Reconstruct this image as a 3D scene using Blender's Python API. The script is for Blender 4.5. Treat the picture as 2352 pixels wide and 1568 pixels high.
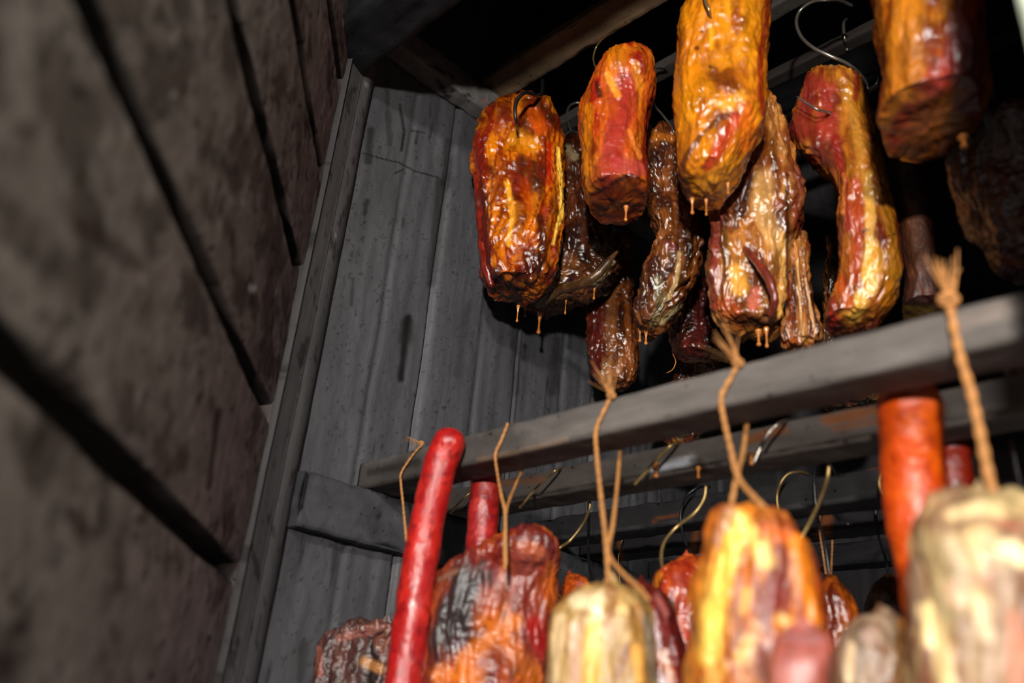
import bpy, math
import numpy as np
from mathutils import Matrix, Vector

for o in list(bpy.data.objects): bpy.data.objects.remove(o)
SC = bpy.context.scene
COL = SC.collection

# ------------------------------------------------------------------ camera
F = 2025.0
Bm = np.array([[0.70909008, 0.24585265, 0.66086892],
               [0.70010292, -0.35706245, -0.61835452],
               [0.08394738, 0.90114532, -0.4253116]])
_u, _s, _v = np.linalg.svd(Bm); Bm = _u @ _v
CAM = np.array([0.98608, -0.53107, 1.5])
cd = bpy.data.cameras.new('camera'); cam = bpy.data.objects.new('camera', cd); COL.objects.link(cam)
cd.sensor_width = 36; cd.lens = F / 2352 * 36; cd.clip_start = .02
M = Matrix([[*Bm[0], CAM[0]], [*Bm[1], CAM[1]], [*Bm[2], CAM[2]], [0, 0, 0, 1]])
cam.matrix_world = M
SC.camera = cam
cd.dof.use_dof = True; cd.dof.focus_distance = 1.33; cd.dof.aperture_fstop = 2.2
SC.view_settings.view_transform = 'Standard'; SC.view_settings.look = 'None'
SC.view_settings.gamma = 1; SC.view_settings.exposure = 0; SC.view_settings.use_curve_mapping = False

# ------------------------------------------------------------------ light: daylight through the open front plus the photographer's lamp
w = bpy.data.worlds.new('world'); SC.world = w; w.use_nodes = True
w.node_tree.nodes['Background'].inputs[0].default_value = (1.0, .97, .95, 1)
w.node_tree.nodes['Background'].inputs[1].default_value = .5
ld = bpy.data.lights.new('flash', 'AREA'); ld.shape = 'DISK'; ld.size = .08; ld.energy = 40; ld.color = (1, .95, .87)
lo = bpy.data.objects.new('flash', ld); COL.objects.link(lo)
lo.location = (1.47, -1.22, 1.79)
lo.rotation_euler = (Vector((.36, .3, 2.1)) - Vector(lo.location)).to_track_quat('-Z', 'Y').to_euler()

l2 = bpy.data.lights.new('added_upper_light', 'AREA'); l2.shape = 'DISK'; l2.size = .12; l2.energy = 27; l2.color = (1, .96, .9)  # added light without a known source, brightens the rail fronts
lo2 = bpy.data.objects.new('added_upper_light', l2); COL.objects.link(lo2); lo2.location = (1.46, -1.25, 2.34)
lo2.rotation_euler = (Vector((.45, .25, 1.85)) - Vector(lo2.location)).to_track_quat('-Z', 'Y').to_euler()

# ------------------------------------------------------------------ helpers
def ray(px, py): return Bm @ (np.array([px - 1176, 784 - py, -F]) / F)
def on(px, py, ax, c):
    d = ray(px, py); return CAM + d * ((c - CAM[ax]) / d[ax])
def proj(P):
    q = (P - CAM) @ Bm
    return np.stack([1176 + F * q[:, 0] / -q[:, 2], 784 - F * q[:, 1] / -q[:, 2]], 1)
def lin(h):
    c = np.array([int(h[i:i + 2], 16) / 255 for i in (0, 2, 4)])
    return np.where(c < .04045, c / 12.92, ((c + .055) / 1.055) ** 2.4)
def _h(i, j, k, s):
    n = (i * 374761393 + j * 668265263 + k * 2147483647 + s * 1274126177) & 0xffffffff
    n = ((n ^ (n >> 13)) * 1274126177) & 0xffffffff
    n = ((n ^ (n >> 16)) * 2246822519) & 0xffffffff
    return ((n ^ (n >> 15)) & 0xffff) / 32767.5 - 1
_R = np.array([[.36, .48, -.8], [-.8, .6, 0], [.48, .64, .6]]) @ np.array([[.6, 0, .8], [.48, .8, -.36], [-.64, .6, .48]])
def noise(p, s=0):
    p = p @ _R + 100.; f = np.floor(p); i = f.astype(np.int64); t = p - f; t = t * t * (3 - 2 * t); r = 0
    for a in (0, 1):
        for b in (0, 1):
            for c in (0, 1):
                wgt = (t[:, 0] if a else 1 - t[:, 0]) * (t[:, 1] if b else 1 - t[:, 1]) * (t[:, 2] if c else 1 - t[:, 2])
                r = r + wgt * _h(i[:, 0] + a, i[:, 1] + b, i[:, 2] + c, s)
    return r
def fbm(p, s=0, o=3, g=.5):
    r = 0; a = 1; n = 0
    for k in range(o): r = r + a * noise(p * 2 ** k, s + 7 * k); n += a; a *= g
    return r / n
def sm(a, b, x):
    t = np.clip((x - a) / (b - a), 0, 1); return t * t * (3 - 2 * t)
def pdist(q, line):
    line = np.array(line, float)
    if len(line) == 1: return np.hypot(*(q - line[0]).T)
    d = np.full(len(q), 1e9)
    for a, b in zip(line[:-1], line[1:]):
        e = b - a; t = np.clip(((q - a) @ e) / (e @ e), 0, 1)
        d = np.minimum(d, np.hypot(*(q - a - t[:, None] * e).T))
    return d
def paint(col, V, marks, s=0, warp=.55, wf=70):
    if not marks: return col
    q = proj(V); n = fbm(V * [wf, wf, wf * .45], s + 50, 3); n2 = noise(V * 260, s + 3)
    for m in marks:
        line, wd, h = m[:3]; st = m[3] if len(m) > 3 else .9
        d = pdist(q, line) / wd + warp * n * 1.2 + .12 * n2
        k = (sm(1.4, .4, d) * st)[:, None]
        col = col * (1 - k) + lin(h) * k
    return col
def mk(name, V, Fc, mat, parent=None, col=None, smooth=True):
    me = bpy.data.meshes.new(name)
    V = np.asarray(V, float)
    if isinstance(Fc, np.ndarray):
        me.vertices.add(len(V)); me.vertices.foreach_set('co', V.ravel())
        k = Fc.shape[1]; me.loops.add(Fc.size); me.polygons.add(len(Fc))
        me.loops.foreach_set('vertex_index', Fc.ravel().astype(np.int32))
        me.polygons.foreach_set('loop_start', np.arange(0, Fc.size, k, dtype=np.int32))
        me.polygons.foreach_set('loop_total', np.full(len(Fc), k, dtype=np.int32))
        me.update(calc_edges=True)
    else: me.from_pydata(V.tolist(), [], Fc)
    me.validate()
    if smooth: me.polygons.foreach_set('use_smooth', np.ones(len(me.polygons), bool))
    if col is not None:
        a = me.color_attributes.new('tint', 'FLOAT_COLOR', 'POINT')
        a.data.foreach_set('color', np.concatenate([np.clip(col, 0, 1), np.ones((len(col), 1))], 1).ravel())
    me.materials.append(mat); me.update()
    o = bpy.data.objects.new(name, me); COL.objects.link(o)
    if parent: o.parent = parent
    return o
def tag(o, label=None, cat=None, group=None, kind=None):
    if label: o['label'] = label
    if cat: o['category'] = cat
    if group: o['group'] = group
    if kind: o['kind'] = kind
    return o
def recenter(o, P):
    """put the object's origin at P without moving its mesh"""
    P = Vector(P); o.data.transform(Matrix.Translation(-P)); o.location = P
def grid_faces(nv, nu, wrap=True):
    i = np.arange(nv - 1)[:, None]; j = np.arange(nu if wrap else nu - 1)[None, :]; j2 = (j + 1) % nu
    f = np.stack([i * nu + j, i * nu + j2, (i + 1) * nu + j2, (i + 1) * nu + j], -1).reshape(-1, 4)
    return f
def normals(V, nv, nu):
    G = V.reshape(nv, nu, 3)
    du = np.roll(G, -1, 1) - np.roll(G, 1, 1); dv = np.gradient(G, axis=0)
    n = np.cross(du, dv); l = np.linalg.norm(n, axis=2, keepdims=True); n = n / np.maximum(l, 1e-12)
    return n.reshape(-1, 3)

# ------------------------------------------------------------------ materials
def mat(name, rough=(.3, .5), nscale=60, bump=.4, bdist=.002, var=.35, coat=0, sss=0, base=None, metal=0, stretch=(1, 1, 1),
        fine=400, spec=.5, speck=None, rscale=40):
    m = bpy.data.materials.new(name); m.use_nodes = True; N = m.node_tree.nodes; L = m.node_tree.links
    b = N['Principled BSDF']
    tc = N.new('ShaderNodeTexCoord'); mp = N.new('ShaderNodeMapping'); mp.inputs['Scale'].default_value = stretch
    L.new(tc.outputs['Object'], mp.inputs[0])
    n1 = N.new('ShaderNodeTexNoise'); n1.inputs['Scale'].default_value = nscale; n1.inputs['Detail'].default_value = 8; n1.inputs['Roughness'].default_value = .65
    n1.inputs['Distortion'].default_value = .6
    n2 = N.new('ShaderNodeTexNoise'); n2.inputs['Scale'].default_value = fine; n2.inputs['Detail'].default_value = 5
    L.new(mp.outputs[0], n1.inputs['Vector']); L.new(mp.outputs[0], n2.inputs['Vector'])
    mr = N.new('ShaderNodeMapRange'); mr.inputs[1].default_value = .3; mr.inputs[2].default_value = .7
    mr.inputs[3].default_value = 1 - var; mr.inputs[4].default_value = 1 + var
    L.new(n1.outputs[0], mr.inputs[0])
    if base is None:
        a = N.new('ShaderNodeAttribute'); a.attribute_name = 'tint'; src = a.outputs['Color']
    else:
        a = N.new('ShaderNodeRGB'); a.outputs[0].default_value = (*lin(base), 1); src = a.outputs[0]
    vm = N.new('ShaderNodeVectorMath'); vm.operation = 'SCALE'; L.new(src, vm.inputs[0]); L.new(mr.outputs[0], vm.inputs['Scale'])
    out = vm.outputs[0]
    if speck:
        n3 = N.new('ShaderNodeTexNoise'); n3.inputs['Scale'].default_value = speck[0]; n3.inputs['Detail'].default_value = 3
        L.new(tc.outputs['Object'], n3.inputs['Vector'])
        r3 = N.new('ShaderNodeMapRange'); r3.inputs[1].default_value = speck[1]; r3.inputs[2].default_value = speck[1] + .05
        L.new(n3.outputs[0], r3.inputs[0]); mx = N.new('ShaderNodeMix'); mx.data_type = 'RGBA'
        L.new(r3.outputs[0], mx.inputs[0]); L.new(out, mx.inputs[6]); mx.inputs[7].default_value = (*lin(speck[2]), 1); out = mx.outputs[2]
    L.new(out, b.inputs['Base Color'])
    n4 = N.new('ShaderNodeTexNoise'); n4.inputs['Scale'].default_value = rscale; n4.inputs['Detail'].default_value = 4
    L.new(mp.outputs[0], n4.inputs['Vector'])
    rr = N.new('ShaderNodeMapRange'); rr.inputs[1].default_value = .35; rr.inputs[2].default_value = .65
    rr.inputs[3].default_value = rough[0]; rr.inputs[4].default_value = rough[1]; L.new(n4.outputs[0], rr.inputs[0]); L.new(rr.outputs[0], b.inputs['Roughness'])
    b1 = N.new('ShaderNodeBump'); b1.inputs['Strength'].default_value = bump; b1.inputs['Distance'].default_value = bdist; L.new(n1.outputs[0], b1.inputs['Height'])
    b2 = N.new('ShaderNodeBump'); b2.inputs['Strength'].default_value = bump * .6; b2.inputs['Distance'].default_value = bdist * .25; L.new(n2.outputs[0], b2.inputs['Height'])
    L.new(b1.outputs[0], b2.inputs['Normal']); L.new(b2.outputs[0], b.inputs['Normal'])
    b.inputs['Metallic'].default_value = metal; b.inputs['Specular IOR Level'].default_value = spec
    if coat: b.inputs['Coat Weight'].default_value = coat; b.inputs['Coat Roughness'].default_value = .12; L.new(b1.outputs[0], b.inputs['Coat Normal'])
    if sss:
        b.inputs['Subsurface Weight'].default_value = sss; b.inputs['Subsurface Radius'].default_value = (1, .35, .1); b.inputs['Subsurface Scale'].default_value = .006
    return m
GLAZED = mat('smoked_glazed_meat', (.16, .42), 85, .5, .0024, .30, coat=.45, sss=.12, stretch=(1, 1, .45), fine=320)
DRYMEAT = mat('smoked_dry_meat', (.34, .6), 60, .5, .0028, .28, coat=.12, sss=.1, stretch=(1, 1, .5), fine=300)
SEMI = mat('smoked_leathery_meat', (.3, .55), 70, .55, .0026, .30, coat=.15, sss=.1, stretch=(1, 1, .5), fine=300)
CASING = mat('sausage_casing', (.28, .46), 45, .7, .0030, .25, coat=.22, sss=.1, stretch=(1, 1, .6), fine=260)
SOOT = mat('sooty_wood', (.5, .75), 30, .85, .0018, .22, stretch=(1, 1, .2), fine=420, spec=.3, speck=(230, .70, '121110'))
SOOTY = mat('sooty_wood_grain_along', (.55, .8), 30, .6, .0018, .28, stretch=(.25, 1, 1), fine=420, spec=.12, speck=(150, .66, '0e0d0c'))
DOORM = mat('sooty_door_planks', (.6, .8), 24, .5, .0025, .25, fine=300, spec=.08, speck=(60, .68, '1a0f0c'))
STEEL = mat('hook_steel', (.22, .4), 90, .25, .0004, .2, base='8a837a', metal=.85)
BRASS = mat('hook_brassy_steel', (.25, .42), 90, .25, .0004, .25, base='9b8050', metal=.75)
BLACKST = mat('hook_black_steel', (.25, .4), 90, .25, .0004, .2, base='3a3a3e', metal=.8)
TWINE = mat('butcher_twine', (.6, .8), 200, .6, .001, .3, base='a06c38', fine=900)
DRIP = mat('grease_drip', (.05, .12), 90, .1, .0005, .15, base='b06a2c', coat=1, sss=.2)

# ------------------------------------------------------------------ building blocks
def beam(name, A, Bp, up, wy, hz, m, hexcol, r=.003, seed=0, rough=.0012, parent=None, marks=None, n=160):
    """long wooden bar: A->Bp is one lower front edge; wy = depth along the side vector, hz = height along up"""
    A = np.array(A, float); Bp = np.array(Bp, float); t = (Bp - A); Ln = np.linalg.norm(t); t /= Ln
    up = np.array(up, float); up -= up @ t * t; up /= np.linalg.norm(up); sd = np.cross(up, t); sd *= np.sign(wy) if wy else 1; wy = abs(wy)
    pr = []
    k = 7
    def seg(p, q):
        for i in range(k): pr.append((p[0] + (q[0] - p[0]) * i / k, p[1] + (q[1] - p[1]) * i / k))
    c = [(r, 0), (wy - r, 0), (wy, r), (wy, hz - r), (wy - r, hz), (r, hz), (0, hz - r), (0, r)]
    for a, b in zip(c, c[1:] + c[:1]): seg(a, b)
    pr = np.array(pr); nu = len(pr)
    s = np.concatenate([[0, 0], np.linspace(0, Ln, n), [Ln, Ln]]); sc = np.concatenate([[0, .97], np.ones(n), [.97, 0]])
    cen = np.array([wy / 2, hz / 2])
    V = []
    for si, k_ in zip(s, sc):
        q = cen + (pr - cen) * k_
        V.append(A + t * si + q[:, :1] * sd + q[:, 1:] * up)
    V = np.concatenate(V); nv = len(s)
    N = normals(V, nv, nu); V = V + N * (fbm(V * 45, seed, 4) * rough * 1.6)[:, None]
    base = lin(hexcol); n1 = fbm(V * [18, 60, 60], seed + 5, 3)
    col = base * (1 + .35 * n1[:, None])
    col = paint(col, V, marks, seed)
    return mk(name, V, grid_faces(nv, nu), m, parent, col)

def resample(P, n):
    P = np.array(P, float); 
    if len(P) < 3: 
        t = np.linspace(0, 1, n)[:, None]; return P[0] * (1 - t) + P[-1] * t
    # Catmull-Rom through the points, then even spacing
    Q = np.concatenate([[2 * P[0] - P[1]], P, [2 * P[-1] - P[-2]]]); out = []
    for i in range(1, len(Q) - 2):
        t = np.linspace(0, 1, 14, endpoint=False)[:, None]
        p0, p1, p2, p3 = Q[i - 1], Q[i], Q[i + 1], Q[i + 2]
        out.append(.5 * (2 * p1 + (p2 - p0) * t + (2 * p0 - 5 * p1 + 4 * p2 - p3) * t * t + (3 * p1 - p0 - 3 * p2 + p3) * t ** 3))
    out = np.concatenate(out + [P[-1:]]); d = np.r_[0, np.cumsum(np.linalg.norm(np.diff(out[:, :3], axis=0), axis=1))]
    u = np.linspace(0, d[-1], n); return np.stack([np.interp(u, d, out[:, i]) for i in range(out.shape[1])], 1)

def tube(name, P, r, m, parent=None, nu=14, n=80, twist=0, lob=0, taper=(1, 1), col=None, lump=0, seed=0, colf=None, rr=None, endround=True):
    C = resample(P, n); T = np.gradient(C, axis=0); T /= np.linalg.norm(T, axis=1)[:, None]
    U = np.cross(T[0], [0.3, .2, 1]); 
    if np.linalg.norm(U) < .1: U = np.cross(T[0], [1, 0, 0])
    U /= np.linalg.norm(U); V = []; th = np.linspace(0, 2 * np.pi, nu, endpoint=False)
    s = np.linspace(0, 1, n); L = np.linalg.norm(np.diff(C, axis=0), axis=1).sum()
    R = r * (taper[0] + (taper[1] - taper[0]) * s)
    if rr is not None: R = np.interp(s, *rr) * r
    if endround:
        e = np.minimum(s, 1 - s) * L / np.maximum(R, 1e-6); R = R * np.sqrt(np.clip(1 - (1 - np.clip(e, 0, 1)) ** 2, .0, 1)) + 1e-5
    for i in range(n):
        U = U - U @ T[i] * T[i]; U /= np.linalg.norm(U); W = np.cross(T[i], U)
        k = 1 + lob * np.cos(2 * (th + twist * s[i] * L)) if lob else np.ones(nu)
        V.append(C[i] + (R[i] * k)[:, None] * (np.cos(th)[:, None] * U + np.sin(th)[:, None] * W))
    V = np.concatenate(V)
    if lump:
        N = normals(V, n, nu); V = V + N * (fbm(V * 60, seed, 3) * lump)[:, None]
    cc = colf(V, s) if colf else None
    caps = grid_faces(n, nu)
    return mk(name, V, caps, m, parent, cc)

def meat(name, label, rows, y, b, pal, marks=(), feats=(), seed=0, amp=(.006, .004, .0012), m=None, y1=None, alb=1.0, cuts=(), streak=.6, n=(190, 190),
         ex=2.6, cat='smoked meat', group=None, tilt=0, fold=(46, 9), dark=.25, bot=.006):
    """lofted slab: rows=(py, left px, right px) of the outline, hung in the plane y; b = half thickness away from the viewer"""
    nu, nv = n; m = m or GLAZED
    rows = np.array(rows, float); cyx = []
    yy = np.linspace(y, y1 if y1 is not None else y, len(rows))
    P = []; A = []; Us = []; Ws = []
    for (py, xl, xr), yc in zip(rows, yy):
        c = on((xl + xr) / 2, py, 1, yc); d = c - CAM; Wd = np.array([d[0], d[1], 0]); Wd /= np.linalg.norm(Wd); U = np.array([Wd[1], -Wd[0], 0])
        def hit(px):
            r_ = ray(px, py); t = ((c - CAM) @ Wd) / (r_ @ Wd); return CAM + r_ * t
        Lp, Rp = hit(xl), hit(xr); P.append((Lp + Rp) / 2); A.append((Rp - Lp) @ U / 2); Us.append(U); Ws.append(Wd)
    P = np.array(P); A = np.array(A); U = np.mean(Us, 0); U /= np.linalg.norm(U); W = np.array([-U[1], U[0], 0])
    z = P[:, 2]; s = np.r_[0, np.cumsum(np.linalg.norm(np.diff(P, axis=0), axis=1))]; L = s[-1]
    u = np.linspace(0, 1, nv); u = L * u
    C = resample(np.c_[P, A], nv); Pc = C[:, :3]; Ac = np.maximum(C[:, 3], .002)
    s = np.linspace(0, L, nv)
    bt = b * np.clip(np.sqrt(np.clip(1 - (1 - np.clip(s / (b * 1.1), 0, 1)) ** 2, 0, 1)), .12, 1)
    bt = np.minimum(bt, np.maximum(Ac * 3, .004))
    th = np.linspace(0, 2 * np.pi, nu, endpoint=False)
    ca, sa = np.cos(th), np.sin(th); e = 2 / ex
    ca = np.sign(ca) * np.abs(ca) ** e; sa = np.sign(sa) * np.abs(sa) ** e
    rings = []
    top = [(.0, .3), (.35, .2), (.65, .1), (.87, .03)]
    for k, dz in top: rings.append((Pc[0] + [0, 0, min(Ac[0], .01) * (1 - k)], Ac[0] * k, bt[0] * k))
    for i in range(nv): rings.append((Pc[i], Ac[i], bt[i]))
    for k in (.98, .95, .91, .86, .8, .73, .66, .58, .5, .42, .34, .26, .18, .1, .04, .0): rings.append((Pc[-1] - [0, 0, bot * (1 - k ** 2)], Ac[-1] * k, bt[-1] * k))
    V = np.concatenate([c + (a * ca)[:, None] * U + (bb * sa)[:, None] * W + [0, 0, 1] * (-tilt * bb * sa)[:, None] for c, a, bb in rings])
    NV = len(rings)
    for A_, B_, C_ in cuts:
        a_, b_, c_ = on(A_[0], A_[1], 1, A_[2]), on(B_[0], B_[1], 1, B_[2]), on(C_[0], C_[1], 1, C_[2])
        pn = np.cross(b_ - a_, c_ - a_); pn /= np.linalg.norm(pn); pn *= np.sign(pn @ (CAM - a_))
        V = V - pn * np.maximum(0, (V - a_) @ pn - .001)[:, None] * .97
    N = normals(V, NV, nu)
    # outline-independent relief: lumps, long folds, wrinkles
    fr, fv = fold
    wv = np.stack([noise(V * 20, seed + 31), noise(V * 20, seed + 32), noise(V * 20, seed + 33)], 1) * .008
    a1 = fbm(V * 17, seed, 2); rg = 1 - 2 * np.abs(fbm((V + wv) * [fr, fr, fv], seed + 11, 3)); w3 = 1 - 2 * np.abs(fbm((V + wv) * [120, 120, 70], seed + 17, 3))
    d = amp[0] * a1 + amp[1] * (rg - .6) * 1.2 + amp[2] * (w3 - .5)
    V = V + N * d[:, None]
    q = proj(V); facing = sm(-.1, .4, -(N @ W))
    for f_ in feats:
        line, wd, am = f_; dd = pdist(q, line) / wd + .25 * fbm(V * 90, seed + 3, 2)
        V = V - W * (am * sm(1.1, .1, dd) * facing)[:, None]
    # own colour of the meat, then darkened in the hollows of the relief
    p = [lin(h) for h in pal]
    c1 = fbm((V + wv) * [30, 30, 9], seed + 40, 4); c2 = fbm((V + wv) * [60, 60, 16], seed + 41, 4); c3 = fbm((V + wv) * [26, 26, 20], seed + 42, 4)
    col = p[0] + (p[1] - p[0]) * sm(-.12, .22, c1)[:, None]
    col = col + (p[2] - col) * sm(.08, .34, c2)[:, None]
    col = col + (p[3] - col) * (sm(.12, .4, c3) * .9)[:, None]
    c4 = 1 - 2 * np.abs(fbm((V + wv * 1.5) * [95, 95, 14], seed + 44, 3))
    col = col + (p[2] * .8 - col) * (sm(.62, .95, c4) * streak)[:, None]
    c5 = fbm((V + wv) * [130, 130, 30], seed + 45, 3)
    col = col * (alb * (1 + .5 * c5))[:, None]
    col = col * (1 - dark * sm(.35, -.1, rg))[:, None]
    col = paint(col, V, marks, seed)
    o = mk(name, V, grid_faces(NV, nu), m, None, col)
    recenter(o, Pc[0]); tag(o, label, cat, group)
    return o

def drips(o, lst, y, colr=None):
    """lst: (px,py top, length px, width px)"""
    for px, py, ln, wd in lst:
        A = on(px, py, 1, y); dpt = -((A - CAM) @ Bm[:, 2]); k = dpt / F
        Bp = A - [0, 0, ln * k * 1.2]
        t = tube('grease_drip', [A + [0, 0, .006], A, (A + Bp) / 2, Bp], wd * k / 2, DRIP, None, nu=12, n=26,
                 rr=([0, .2, .45, .75, .9, 1], [2.2, 1.3, .5, .55, 1.15, 1.0]))
        t.data.transform(Matrix.Translation(-o.location)); t.parent = o

# ------------------------------------------------------------------ the smoking chamber
WOOD = '58585b'
def heightwall(name, org, e1, e2, nrm, l1, l2, n1, n2, hf, hexcol, m, marks=(), seed=0, colf=None, warp=.55, wf=70):
    a = np.linspace(0, l1, n1); b = np.linspace(0, l2, n2); Aa, Bb = np.meshgrid(a, b); Aa = Aa.ravel(); Bb = Bb.ravel()
    org, e1, e2, nrm = [np.array(x, float) for x in (org, e1, e2, nrm)]
    V = org + Aa[:, None] * e1 + Bb[:, None] * e2; h = hf(Aa, Bb, V); V = V + h[:, None] * nrm
    f = grid_faces(n2, n1, False)
    # back skin 2 cm behind so that the wall is a solid slab
    nb = len(V); co = [org, org + l1 * e1, org + l1 * e1 + l2 * e2, org + l2 * e2]; bk = [c - .03 * nrm for c in co]
    col = np.tile(lin(hexcol), (len(V), 1))
    if colf is not None: col = colf(col, Aa, Bb, V)
    col = paint(col, V, marks, seed, warp, wf)
    V = np.concatenate([V, np.array(bk)]); col = np.concatenate([col, np.tile(lin(hexcol), (4, 1))])
    i0, i1, i2, i3 = 0, n1 - 1, n1 * n2 - 1, n1 * (n2 - 1)
    ex = np.array([[nb + 3, nb + 2, nb + 1, nb], [i0, i1, nb + 1, nb], [i1, i2, nb + 2, nb + 1], [i2, i3, nb + 3, nb + 2], [i3, i0, nb, nb + 3]])
    return mk(name, V, np.concatenate([f, ex]), m, None, col)

s1 = on(975, 800, 0, 0)[1]; s2 = on(1182, 850, 0, 0)[1]
seams = [s1, s2, s2 + (s2 - s1) * 1.05, s2 + (s2 - s1) * 2.1, s2 + (s2 - s1) * 3.2]
def left_h(a, b, V):
    y = V[:, 1]; h = np.zeros(len(y)); 
    for i, s in enumerate(seams):
        d = y - s - .0015 * noise(V * [0, 0, 9], 3 + i)
        h -= .007 * np.exp(-(d / .0028) ** 2)                 # joint between boards
        h += .004 * sm(.0, .012, d) * (i % 2 == 0) - .004 * sm(0, .012, d) * (i % 2 == 1)
        h -= .003 * np.exp(-((d + .085) / .006) ** 2)         # moulded bead of the board
        h -= .002 * np.exp(-((d + .035) / .010) ** 2)
    h += .0012 * fbm(V * [1, 50, 5], 9, 3) + .0008 * fbm(V * 90, 4, 3)
    return h
def left_c(col, a, b, V):
    g = fbm(V * [1, 70, 4], 21, 4); sp = fbm(V * [230, 230, 170], 22, 3); blot = fbm(V * [10, 22, 9], 25, 3)
    col = col * (1 + .22 * g + .20 * blot)[:, None]
    dk = sm(.38, .52, sp + .15 * blot) * .55
    st = sm(.40, .6, fbm(V * [1, 85, 11], 29, 4) + .12 * noise(V * 6, 2)) * .6
    lo = sm(1.83, 1.7, V[:, 2]) * .25
    k = np.clip(dk + st, 0, .92)[:, None]
    return col * (1 - k) * (1 - .1 * lo[:, None]) + lin('121110') * k
lm = [([(938, 730), (928, 800), (920, 870)], 9, '0d0c0b', .95), ([(935, 740), (932, 780)], 16, '141211', .7),
      ([(835, 352), (880, 365), (915, 373), (950, 392), (1008, 408)], 1.6, '0c0b0b', 1), ([(905, 398), (940, 382)], 1.2, '0c0b0b', 1),
      ([(918, 240), (928, 300), (922, 345)], 3.5, '111010', .9), ([(960, 300), (955, 330)], 2.5, '111010', .9), ([(852, 300), (846, 370)], 9, '161514', .8),
      ([(888, 190), (895, 330)], 6, '1c1b1a', .6), ([(945, 300), (975, 305)], 2, '111010', .8),
      ([(843, 460), (838, 490)], 6, '0e0d0d', .7), ([(1010, 420), (1000, 560), (990, 650)], 12, '1a1918', .7), ([(1030, 330), (1028, 420)], 14, '161514', .7),
      ([(1075, 700), (1050, 860)], 10, '222221', .4), ([(1180, 640), (1185, 900)], 10, '171616', .5), ([(1280, 780), (1270, 900)], 12, '141312', .6),
      ([(812, 640), (806, 700)], 5, '191817', .6), ([(700, 1480), (690, 1560)], 14, '191817', .5), ([(760, 1180)], 3, '8a8a88', .6)]
o = heightwall('wall_left', (0, -.02, 1.2), (0, 1, 0), (0, 0, 1), (1, 0, 0), 1.1, 1.75, 420, 620, left_h, '3f3f42', SOOT, lm, 1, left_c, warp=.35)
tag(o, 'charcoal-black vertical board wall of the smoking chamber', kind='structure')

def plain_h(kx, amp=.006, per=.16, ax=0):
    def h(a, b, V):
        c = (a if ax == 0 else b); d = (c / per) % 1; d = np.minimum(d, 1 - d) * per
        return -amp * np.exp(-(d / .004) ** 2) + .0015 * fbm(V * 40, kx, 3)
    return h
o = heightwall('wall_back', (-.03, 1.05, 1.1), (1, 0, 0), (0, 0, 1), (0, -1, 0), 1.5, 1.85, 200, 160, plain_h(3), '2b292b', SOOT, (), 2)
tag(o, kind='structure')
o = heightwall('wall_right', (1.4, 1.08, 1.1), (0, -1, 0), (0, 0, 1), (-1, 0, 0), 1.0, 1.85, 120, 120, plain_h(4), '262426', SOOT, (), 2)
tag(o, kind='structure')
o = heightwall('ceiling', (-.03, 1.08, 2.86), (1, 0, 0), (0, -1, 0), (0, 0, -1), 1.46, 1.15, 160, 160, plain_h(5, .008, .13, 1), '1f1e21', SOOTY, (), 2)
tag(o, kind='structure')
o = heightwall('floor', (-.03, -.1, 0), (1, 0, 0), (0, 1, 0), (0, 0, 1), 1.46, 1.18, 40, 40, plain_h(6), '2a2827', SOOT, (), 2)
tag(o, kind='structure')
o = heightwall('wall_left_base', (0, -.02, 0), (0, 1, 0), (0, 0, 1), (1, 0, 0), 1.1, 1.2, 40, 40, plain_h(6), '4a494b', SOOT, (), 2); o.name = 'wall_left_2'
tag(o, kind='structure')

# dark ground outside the opening
o = heightwall('floor_2', (-14, -24, -.02), (1, 0, 0), (0, 1, 0), (0, 0, 1), 28, 23.8, 20, 20, plain_h(6), '3a322b', SOOT, (), 2)
tag(o, kind='structure')

# front header over the opening
hb = on(937, 97, 1, 0)[2]
o = beam('trim_2', (-.02, -.085, hb), (1.4, -.085, hb), (0, 0, 1), .085, .16, SOOTY, '1d1d1f', .004, 5, .002,
         marks=[([(905, 52), (965, 5)], 2, '0a0909', .9)]); tag(o, kind='structure')
zz = hb + .16
o = heightwall('wall_front', (-.03, -.03, zz - .005), (1, 0, 0), (0, 0, 1), (0, -1, 0), 1.46, 2.89 - zz, 60, 30, plain_h(7), '3a3a3c', SOOTY, (), 2)
tag(o, kind='structure')

# right jamb of the opening, its edge just enters the frame at the top right
jx = on(2339, 30, 1, -.03)[0]
o = beam('trim_6', (jx, -.03, 1.0), (jx, -.03, zz), (1, 0, 0), -.02, 1.42 - jx, SOOT, 'b9c2ae', .004, 6, .001); tag(o, kind='structure')

# corner post between chamber wall and door
Rr = on(700, 991, 0, .0); Lr = on(621, 1000, 1, -.035)
t = np.array([Lr[0] - Rr[0], Lr[1] - Rr[1]]); wl = np.hypot(*t); t /= wl; nn = np.array([t[1], -t[0]]); nn *= np.sign(nn @ (CAM[:2] - Rr[:2]))
prof = []
for k in range(25):   # rounded moulding facing the viewer: flat shallow fillet on the door side, rounded nose at the wall side
    u = k / 24; h = .008 * math.sin(math.pi * min(u / .56, 1)) ** .7 + .004 * sm(.5, .56, u) * sm(1.0, .56, u) + .004 * sm(.95, .98, u)
    prof.append((Rr[0] + t[0] * wl * u + nn[0] * h, Rr[1] + t[1] * wl * u + nn[1] * h))
prof += [(Lr[0] - nn[0] * .05, Lr[1] - nn[1] * .05), (Rr[0] - nn[0] * .05, Rr[1] - nn[1] * .05)]
prof = np.array(prof); zs = np.linspace(0, 2.545, 520); nu = len(prof)
V = np.array([(x, y_, z_) for z_ in zs for x, y_ in prof]); V[:, :2] += (.0012 * fbm(V * [30, 30, 12], 8, 4))[:, None] * nn
ti = np.concatenate([[prof.mean(0)], ]); 
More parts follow.
